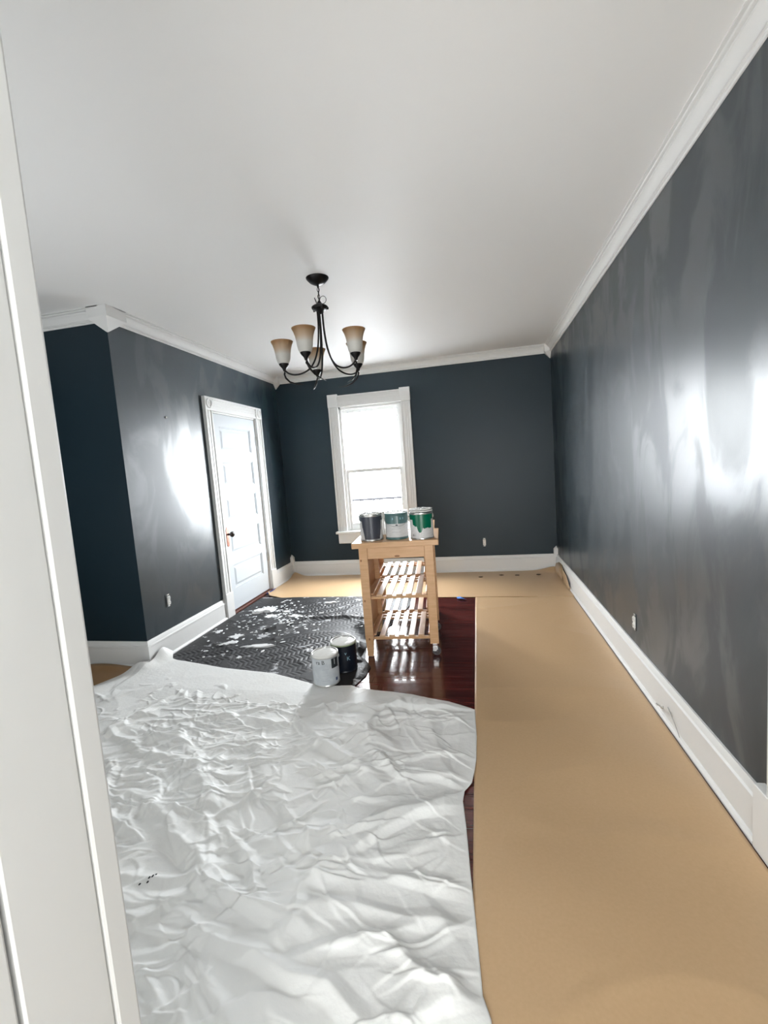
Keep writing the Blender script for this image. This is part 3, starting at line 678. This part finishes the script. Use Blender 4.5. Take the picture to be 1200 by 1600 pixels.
    # top
    if kind in ('pale', 'dark'):
        b = B(); q = bmesh.new(); bmesh.ops.create_circle(q, cap_ends=True, radius=r*.87, segments=40)
        bmesh.ops.triangulate(q, faces=q.faces); bmesh.ops.subdivide_edges(q, edges=q.edges, cuts=3, use_grid_fill=True)
        for v in q.verts:
            v.co.z = h-.004+(.004*mnoise.noise(v.co*40+Vector((loc[0]*9, 0, 0)))+.004 if v.co.length < r*.8 else 0)
        b.merge(q); b.build('wet_paint', M_PAINTW, t, True)
        if kind == 'dark':
            b = B(); b.lathe([(r*1.01, h-.016), (r*1.02, h-.012), (r*1.02, h-.007), (r*1.0, h-.006)], 40, cap=False); b.build('lid_rim', M_GREENRIM, t, True)
            b = B(); b.lathe([(r*.88, h+.0005), (r*.93, h+.003), (r*1.0, h+.002), (r*1.02, h-.004), (r*1.015, h-.007)], 40, cap=False); b.build('rim_paint', M_PAINTW, t, True)
        else:
            b = B(); b.lathe([(r*.90, h), (r*.94, h+.002), (r*1.0, h+.001), (r*1.01, h-.008), (r*1.0, h-.012)], 40, cap=False); b.build('rim_paint', M_PAINTW, t, True)
    elif kind != 'bare':
        # lid slightly lifted and crusted with paint
        dz_ = {'grey': .004, 'teal': .006, 'green': .007}[kind]
        b = B(); b.lathe([(.001, h-.004+dz_), (r*.88, h-.003+dz_), (r*.90, h+.004+dz_), (r*.985, h+.005+dz_), (r*1.0, h+dz_), (r*.985, h-.002+dz_), (r*.9, h-.003+dz_)], 48, cap=False)
        auto(b.build('lid', M_PAINTW if kind != 'teal' else M_STEEL, t), 50)
        if kind == 'green':
            b = B(); b.lathe([(.001, h+.0095+dz_), (r*.95, h+.0095+dz_), (r*.99, h+.014+dz_), (r*.99, h+.0165+dz_), (r*.8, h+.017+dz_), (.001, h+.015+dz_)], 48, cap=False); auto(b.build('lid', M_PAINTW, t), 50)
        for k in range(26):
            a = random.uniform(0, 2*PI); rr = r*random.uniform(.1, .9)*1.0; s = random.uniform(.006, .018)
            if k == 0: b = B()
            q = bmesh.new(); bmesh.ops.create_icosphere(q, subdivisions=1, radius=1)
            q.transform(Matrix.Translation((rr*math.cos(a), rr*math.sin(a), h+.004+dz_+(.012 if kind == 'green' else 0))) @ Matrix.Diagonal((s, s*.7, .0035, 1)))
            b.merge(q)
        o = b.build('dried_paint_crust', mat('dried_paint_'+kind, {'grey': (.55, .55, .55), 'teal': (.6, .62, .62), 'green': (.75, .76, .75)}[kind], .4, noise=(60, (.85, .85, .85), I3)), t, True); o['kind'] = 'stuff'
    # ears and wire bail
    for s in (-1, 1):
        b = B(); b.lathe([(.010, 0), (.010, .003), (.005, .006), (.001, .006)], 14); b.bm.transform(Matrix.Translation((s*R1, 0, h-.035)) @ Matrix.Rotation(s*PI/2, 4, 'Y')); b.build('ear', M_STEEL, t, True)
    pts = []
    tilt = {'down': -1.30, 'up': 1.05, 'back': 2.6}[bail]
    for i in range(21):
        a = PI*i/20; x_ = (R1+.006)*math.cos(a); q = .098*math.sin(a)
        pts.append((x_, -q*math.cos(tilt) if bail != 'down' else -(math.sqrt(max((R1+.006)**2-x_*x_, 0))), h-.035+(q*math.sin(tilt) if bail != 'down' else -.06*math.sin(a))))
    b = B(); b.tube(pts, .0017, 6); b.build('wire_handle', M_STEEL, t, True)
    return t
g1 = 'paint cans on the front wooden cart'
TOPZ = .85
can((-.795, 3.285, TOPZ+.0066), .24, 'paint can smothered in dark grey paint, leftmost on the wooden cart', 'grey', g1, bail='back')
can((-.605, 3.305, TOPZ+.0066), .18, 'paint can with teal top band and white label, middle of the cart', 'teal', g1, bail='down')
can((-.415, 3.275, TOPZ+.0066), .126, 'white paint can with bright green drips, rightmost on the cart', 'green', g1, bail='back')
can((-.745, 3.56, TOPZ+.0066), 0, 'bare metal can half hidden behind the dark grey and teal cans', 'bare', g1, r=.075, h=.19, bail='back')
g2 = 'open paint cans on the floor'
can((-1.03, 2.705, .026), .30, 'open pale label paint can of white paint standing nearest on the drop cloth', 'pale', g2, r=.088, h=.20, bail='up')
can((-.965, 2.905, .026), .30, 'black label paint can with white paint lid behind the pale can', 'dark', g2, r=.088, h=.20, bail='back')

# ================================================================ TWO KITCHEN CARTS
def cart(loc, rz, label):
    t = thing('kitchen_cart', label, 'kitchen cart', loc, rz, 'two slatted wooden carts')
    W, Dp, zt = .625, .565, TOPZ                       # local x 0..W, y 0..Dp
    lw = .062; lx0, lx1 = .048, W-.040
    B().box(0, W, 0, Dp, zt-.040, zt, .003).build('tabletop', M_PINE_X, t)
    # left legs (plain, tapered feet), right legs (castors)
    for y0 in (.012, Dp-.012-.045):
        b = B(); b.box(lx0, lx0+lw, y0, y0+.045, .16, zt-.0405, .002)
        b.hull([(lx0+dx*lw, y0+dy*.045, .161) for dx in (0, 1) for dy in (0, 1)]+[(lx0+dx, y0+dy*.045, .0) for dx in (.008, lw-.012) for dy in (0, 1)])
        o = b.build('leg', M_PINE, t)
        for zk, xk in ((.72, .012), (.42, .018), (.13, .03)):
            if y0 < .1:
                q = B(); q.lathe([(.001, .0008), (.005, .0006), (.006, 0)], 10, cap=False); q.bm.transform(Matrix.Translation((lx0+xk, y0, zk)) @ Matrix.Rotation(PI/2, 4, 'X') @ Matrix.Diagonal((1, 1.5, 1, 1))); q.build('knot', M_KNOT, o)
        b = B(); b.box(lx1-lw, lx1, y0, y0+.045, .085, zt-.0405, .002); b.build('leg', M_PINE, t)
        c = B(); cx, cy_ = lx1-.028, y0+.020
        c.tube([(cx, cy_, .086), (cx, cy_, .066)], .007, 10); c.box(cx-.018, cx+.018, cy_-.018, cy_+.018, .078, .085, .002)
        c.box(cx-.018, cx+.018, cy_-.017, cy_-.014, .028, .070, .001); c.box(cx-.018, cx+.018, cy_+.014, cy_+.017, .028, .070, .001); c.box(cx-.018, cx+.018, cy_-.016, cy_+.016, .063, .070, .001)
        co = c.build('castor_fork', M_CHROME, t)
        wv = B(); wv.lathe([(.014, -.011), (.027, -.011), (.0315, -.007), (.0315, .007), (.027, .011), (.014, .011)], 28); wv.bm.transform(Matrix.Translation((cx+.008, cy_, .0250)) @ Matrix.Rotation(.25, 4, 'Z') @ Matrix.Rotation(PI/2, 4, 'X')); auto(wv.build('castor_wheel', M_RUBBER, co), 40)
        hb = B(); hb.lathe([(.001, -.0185), (.013, -.018), (.013, .018), (.001, .0185)], 20, cap=False); hb.bm.transform(Matrix.Translation((cx+.008, cy_, .0250)) @ Matrix.Rotation(.25, 4, 'Z') @ Matrix.Rotation(PI/2, 4, 'X')); auto(hb.build('wheel_hub', M_CHROME, co), 40)
    # aprons front, back and sides
    for y0 in (.018, Dp-.018-.02):
        B().box(lx0+lw+.0005, lx1-lw-.0005, y0, y0+.02, zt-.122, zt-.0405, .002).build('apron', M_PINE_X, t)
    for x0 in (lx0+.018, lx1-.038):
        B().box(x0, x0+.02, .0575, Dp-.0575, zt-.122, zt-.0405, .002).build('side_apron', M_PINE_X, t)
    q = B(); q.lathe([(.001, .0008), (.007, .0006), (.009, 0)], 12, cap=False); q.bm.transform(Matrix.Translation((W*.52, .018, zt-.108)) @ Matrix.Rotation(PI/2, 4, 'X') @ Matrix.Diagonal((2.2, .8, 1, 1))); q.build('knot', M_KNOT, t)
    # solid left side board between the legs
    B().box(lx0+.006, lx0+.026, .0575, Dp-.0575, .145, zt-.123, .002).build('side_board', M_PINE, t)
    for zs in (.462, .155):
        sh = B()
        x0, x1 = lx0+lw*.45, lx1-.012
        sh.box(lx0+lw+.001, lx1-lw-.001, .020, .040, zs-.032, zs-.0135, .001)
        so_ = sh.build('shelf', M_PINE_X, t)
        B().box(lx0+lw+.001, lx1-lw-.001, Dp-.040, Dp-.020, zs-.032, zs-.0135, .001).build('shelf_rail', M_PINE_X, so_)
        B().box(lx0+lw+.001, lx1-lw-.001, Dp-.115, Dp-.085, zs-.030, zs-.0135, .001).build('shelf_rail', M_PINE_X, so_)
        a0, a1 = lx0+lw-.028, lx1-lw+.030; n = 7; sw = .042
        for i in range(n):
            xc = a0+sw/2+(a1-a0-sw)*i/(n-1)
            yo0 = .020 if (i not in (0, n-1)) else .0585; 
            B().box(xc-sw/2, xc+sw/2, yo0, Dp-(.020 if i not in (0, n-1) else .0585), zs-.013, zs, .0015).build('slat', M_PINE_Y, so_)
    return t
cart((-.915, 3.125, .0065), .075, 'nearer of the two birch carts, holding the paint cans, slatted shelves below')
cart((-.915-.575*math.sin(.085)-.030, 3.125+.578, .0065), .085, 'farther birch cart butted behind the one holding the paint cans')

# ================================================================ CHANDELIER
ch = thing('chandelier', 'black five-arm chandelier with amber glass shades hanging from the ceiling', 'chandelier', (-.962, 3.0, H))
def zl(z): return z-H
b = B(); b.lathe([(.001, -.048), (.012, -.046), (.030, -.040), (.052, -.028), (.066, -.014), (.074, -.004), (.075, 0)], 40); auto(b.build('canopy', M_BLACK, ch), 50)
b = B(); b.lathe([(.001, -.062), (.006, -.060), (.008, -.05), (.006, -.044)], 14); b.build('canopy_loop', M_BLACK, ch, True)
for k in range(4):
    z0 = -.062-.022*k; pts = [(.007*math.cos(a), 0, z0-.012+.014*math.sin(a)) for a in [2*PI*i/12 for i in range(13)]]
    if k % 2: pts = [(y, x, z) for x, y, z in pts]
    bb = B(); bb.tube(pts, .0022, 6); bb.build('chain_link', M_BLACK, ch, True)
bb = B(); bb.tube([(0, 0, -.05), (.004, .003, -.08), (-.003, .002, -.11), (.002, 0, -.15), (0, 0, -.17)], .0025, 6); bb.build('power_cord', M_BLACK, ch, True)
bb = B(); bb.tube([(.004+.024*(1-math.cos(a))*.9, .004, -.140+.024*math.sin(a)) for a in [2*PI*i/20 for i in range(21)]], .0018, 6); bb.build('ring', M_BLACK, ch, True)
bb = B(); bb.tube([(-.012-.016*math.sin(a)-.006*i/14, .0, -.165+.045*math.sin(a)+.0*i) for i, a in enumerate([PI*i/14 for i in range(15)])], .0018, 6); bb.build('cord_loop', M_BLACK, ch, True)
b = B(); b.lathe([(.001, -.232), (.010, -.228), (.018, -.215), (.030, -.205), (.048, -.200), (.054, -.192), (.054, -.184), (.044, -.176), (.024, -.168), (.014, -.155), (.008, -.145), (.001, -.143)], 36); auto(b.build('hub', M_BLACK, ch), 45)
for k in range(5):
    a = math.radians(72*k+12); b = B(); b.lathe([(.001, -.012), (.006, -.010), (.007, 0), (.004, .006), (.001, .008)], 12, at=(.052*math.cos(a), .052*math.sin(a), -.192)); b.build('hub_knob', M_BLACK, ch, True)
ang0 = 48
RA = .270
for k in range(5):
    a = math.radians(ang0+72*k); ca, sa = math.cos(a), math.sin(a)
    def P3(r, z, tw=0): 
        return (r*math.cos(a+tw), r*math.sin(a+tw), z)
    ctrl = [(.018, -.20), (.018, -.27), (.022, -.35), (.034, -.44), (.060, -.52), (.100, -.575), (.150, -.602), (.200, -.608), (.240, -.598), (.262, -.580), (.270, -.566)]
    # smooth Catmull-Rom through the control points
    pts = []
    for i in range(len(ctrl)-1):
        p0 = ctrl[max(i-1, 0)]; p1 = ctrl[i]; p2 = ctrl[i+1]; p3 = ctrl[min(i+2, len(ctrl)-1)]
        for j in range(5):
            u = j/5; f_ = lambda q: .5*((2*p1[q])+(-p0[q]+p2[q])*u+(2*p0[q]-5*p1[q]+4*p2[q]-p3[q])*u*u+(-p0[q]+3*p1[q]-3*p2[q]+p3[q])*u**3)
            pts.append(P3(f_(0), f_(1)))
    pts.append(P3(.270, -.566))
    bb = B(); bb.tube(pts, .0058, 8); arm = bb.build('arm', M_BLACK, ch, True)
    b = B(); b.lathe([(.001, -.016), (.008, -.014), (.010, -.006), (.014, .004), (.026, .018), (.032, .027), (.033, .034), (.030, .035), (.001, .030)], 28, at=(RA*ca, RA*sa, -.566)); auto(b.build('shade_cup', M_BLACK, arm), 50)
    # bell-shaped glass shade, flared lip, open at the top
    outer = [(.028, 0), (.036, .004), (.043, .018), (.048, .040), (.051, .070), (.056, .100), (.064, .125), (.071, .140), (.0735, .146)]
    inner = [(r_-.003, z_) for r_, z_ in reversed(outer)]; inner[-1] = (.025, .004)
    b = B(); b.lathe(outer+inner, 36, cap=False); sh_ = b.build('lamp_shade', M_SHADE, arm, True); sh_.location = (RA*ca, RA*sa, -.535)
    b = B(); b.lathe([(.010, -.53), (.012, -.50), (.010, -.495), (.016, -.470), (.014, -.455), (.001, -.447)], 14, at=(RA*ca, RA*sa, 0)); b.build('bulb', M_OUTLET, arm, True)
    # leaf-like tail curling down and inward from the cup
    tl = [P3(.268, -.582, 0), P3(.272, -.602, .02), P3(.262, -.630, .06), P3(.236, -.660, .14), P3(.195, -.680, .26), P3(.15, -.688, .42)]
    bb = B(); bb.tube(tl, [.004, .0055, .0065, .006, .004, .0015], 8); bb.build('scroll_tail', M_BLACK, arm, True)
    bb = B(); bb.lathe([(.001, -.012), (.005, -.008), (.006, 0), (.003, .006), (.001, .008)], 12, at=(RA*ca, RA*sa, -.592)); bb.build('finial', M_BLACK, arm, True)

# ================================================================ SMALL THINGS
def outlet(at, face, label, wide=1.0):
    t = thing('wall_outlet', label, 'outlet', at, face, 'uncovered wall outlets')
    # local: plate in xz plane, facing -y
    B().box(-.026*wide, .026*wide, -.003, .0, -.052, .052, .001).build('outlet_box', M_BOX, t)
    b = B(); b.box(-.017, .017, -.010, -.003, -.036, .036, .003); o = b.build('receptacle', M_OUTLET, t)
    for s in (-1, 1):
        q = B(); q.lathe([(.001, .004), (.015, .004), (.0165, 0)], 18, cap=False); q.bm.transform(Matrix.Translation((0, -.010, s*.020)) @ Matrix.Rotation(PI/2, 4, 'X')); so_ = q.build('socket', M_OUTLET, o)
        B().box(-.012, .012, -.006, -.003, s*.046-.005, s*.046+.005, .001).build('mounting_ear', M_STEEL, t)
        q = B(); q.box(-.007, -.005, -.0150, -.0138, s*.020-.005, s*.020+.005); q.box(.005, .007, -.0150, -.0138, s*.020-.004, s*.020+.004); q.build('slots', M_BOX, o)
    return t
outlet((L, 3.204, .434), PI/2, 'uncovered white outlet on the left wall below the shiny patch', 1.2)
outlet((.045, D, .371), 0, 'small uncovered white outlet on the far wall right of the carts', .8)
outlet((R, 2.943, .336), -PI/2, 'uncovered white outlet low on the right wall', .6)
b = B(); b.lathe([(.001, .010), (.007, .009), (.009, .004), (.004, .003), (.003, 0)], 12); b.bm.transform(Matrix.Translation((L, 3.444, 1.936)) @ Matrix.Rotation(PI/2, 4, 'Y')); tag(b.build('wall_anchor', M_OUTLET, None, True), 'tiny white screw anchor high on the left wall', 'wall anchor')
t = thing('cable_stub', 'grey cable stub poking out of the right baseboard', 'cable')
b = B(); b.tube([(R-.037, 2.50, .045), (R-.055, 2.46, .075), (R-.050, 2.40, .088)], .004, 6); b.build('cable', M_WIRE, t, True)
b = B(); b.tube([(R-.026, 2.395, .092), (R-.030, 2.30, .055), (R-.034, 2.24, .028)], .002, 6); b.build('thin_wire', M_WIRE, t, True)
b = B(); b.lathe([(.007, 0), (.007, .010), (.004, .012), (.001, .012)], 10, at=(R-.050, 2.40, .083)); b.build('connector', M_STEEL, t, True)
def tape(name, pts, label, M=M_TAPE):
    P = np.array(pts, float).reshape(2, -1, 3); return tag(grid_mesh(name, P, M, thick=.0006), label, 'tape')
tape('blue_tape_scrap', [(-.27, 4.60, .013), (-.235, 4.57, .024), (-.20, 4.555, .013), (-.265, 4.545, .011), (-.225, 4.525, .019), (-.165, 4.515, .010)], 'crumpled scrap of bright blue tape at the paper edge beside the cherry floor')
tape('blue_tape_strip', [(L+.045, 4.80, .022), (L+.050, 4.92, .022), (L+.055, 5.03, .022), (L+.075, 4.80, .022), (L+.075, 4.92, .022), (L+.068, 5.03, .022)], 'dark blue tape strip on the floor at the foot of the white door', M_TAPED)
# crumbs of plaster along the far wall
for i, (x, y) in enumerate([(-.02, 5.40), (.22, 5.47), (.40, 5.45), (.64, 5.46)]):
    q = bmesh.new(); bmesh.ops.create_icosphere(q, subdivisions=2, radius=1)
    for v in q.verts: v.co *= 1+.35*mnoise.noise(v.co*2+Vector((i, 0, 0)))
    q.transform(Matrix.Translation((x, y, .012)) @ Matrix.Diagonal((.028, .014, .006, 1)))
    b = B(); b.merge(q); tag(b.build('plaster_crumb', M_DARKMARK), ['first dark crumb on the far paper counted from the carts', 'second dark crumb on the far paper counted from the carts', 'third dark crumb on the far paper counted from the carts', 'last dark crumb on the far paper, nearest the right corner'][i], 'debris', 'dark crumbs on the far paper')
# larger scraps on the blanket
def zat(x, y):
    d = (BX-x)**2+(BY-y)**2
    return float(BZ.ravel()[int(np.argmin(d))])

def flake(x, y, sx, sy_, seed, name, label=None, th=.004, hgt=.010):
    r = random.Random(seed); n = 18; ang = r.uniform(0, PI); t = bmesh.new(); z0 = zat(x, y)+.001; ring0 = []; ring1 = []
    for i in range(n):
        a = 2*PI*i/n; k = 1+r.uniform(-.38, .3); u, v = sx*k*math.cos(a), sy_*k*math.sin(a)
        p = Vector((x+u*math.cos(ang*.3)-v*math.sin(ang*.3), y+u*math.sin(ang*.3)+v*math.cos(ang*.3), 0)); zz = zat(p.x, p.y)+.0005
        ring0.append(t.verts.new((p.x, p.y, zz))); ring1.append(t.verts.new((x+(p.x-x)*.82, y+(p.y-y)*.82, max(zz, z0)+th+r.uniform(0, hgt))))
    for i in range(n): t.faces.new((ring0[i], ring0[(i+1) % n], ring1[(i+1) % n], ring1[i]))
    c = t.verts.new((x, y, z0+th+hgt*.5))
    for i in range(n): t.faces.new((ring1[i], ring1[(i+1) % n], c))
    t.faces.new(list(reversed(ring0)))
    b = B(); b.merge(t); return b
g = 'white scraps on the black blanket'
for i, (x, y, sx, sy_, lab) in enumerate([
    (-2.19, 4.18, .105, .085, 'largest crumpled white plaster scrap on the black blanket before the door'),
    (-2.36, 3.60, .030, .050, 'small upright white flake near the left baseboard on the blanket'),
    (-2.13, 3.50, .060, .055, 'round greyish plaster smear on the blanket left of its centre'),
    (-1.82, 3.29, .130, .035, 'long flat white plaster smear across the middle of the blanket'),
    (-1.57, 4.44, .075, .035, 'curved white scrap near the far edge of the blanket'),
    (-2.12, 3.34, .075, .035, 'low pale plaster smear left of the long white smear'),
    (-2.05, 4.0, .060, .045, 'flat pale scrap just before the largest plaster scrap'),
    (-1.93, 4.13, .045, .035, 'broken white scrap right beside the largest plaster scrap'),
    (-1.80, 4.03, .065, .030, 'pale elongated scrap at the centre of the far blanket half'),
    (-1.86, 3.06, .018, .026, 'tiny white flake near the drop cloth edge on the blanket')]):
    tag(flake(x, y, sx, sy_, i, 'plaster_scrap', th=.002 if i else .008, hgt=.005 if i else .022).build('plaster_scrap', M_PLASTER), lab, 'plaster scrap', g)
b = B(); rr = random.Random(4)
for k in range(280):
    if k < 170: x, y = rr.gauss(-1.95, .22), rr.gauss(3.95, .28)
    else: x, y = rr.uniform(-2.42, -.95), rr.uniform(2.95, 4.6)
    x = min(max(x, -2.44), -.9); y = min(max(y, 2.98), 4.62)
    s = rr.uniform(.004, .015)**1.0; q = bmesh.new(); bmesh.ops.create_icosphere(q, subdivisions=1, radius=1)
    q.transform(Matrix.Translation((x, y, zat(x, y)+.002)) @ Matrix.Rotation(rr.uniform(0, PI), 4, 'Z') @ Matrix.Diagonal((s*rr.uniform(1, 2.2), s, .003, 1))); b.merge(q)
o = tag(b.build('plaster_crumbs', M_PLASTER), 'scatter of tiny white plaster crumbs over the black blanket', 'plaster crumbs'); o['kind'] = 'stuff'
b = B(); rr = random.Random(2); P = CLOTHP
for k in range(5):
    q = bmesh.new(); bmesh.ops.create_icosphere(q, subdivisions=1, radius=1); x, y = -1.19+rr.uniform(-.02, .02), 1.235+rr.uniform(-.02, .02)
    d = (P[..., 0]-x)**2+(P[..., 1]-y)**2 if P.ndim == 3 and P.shape[0] == ny else None
    z = 0.02 if d is None else float(P[..., 2].ravel()[int(np.argmin(d))])+.0005
    q.transform(Matrix.Translation((x, y, z)) @ Matrix.Diagonal((.004, .007, .0012, 1))); b.merge(q)
o = tag(b.build('dark_specks', M_INK), 'few dark paint specks on the left part of the white drop cloth', 'paint specks'); o['kind'] = 'stuff'
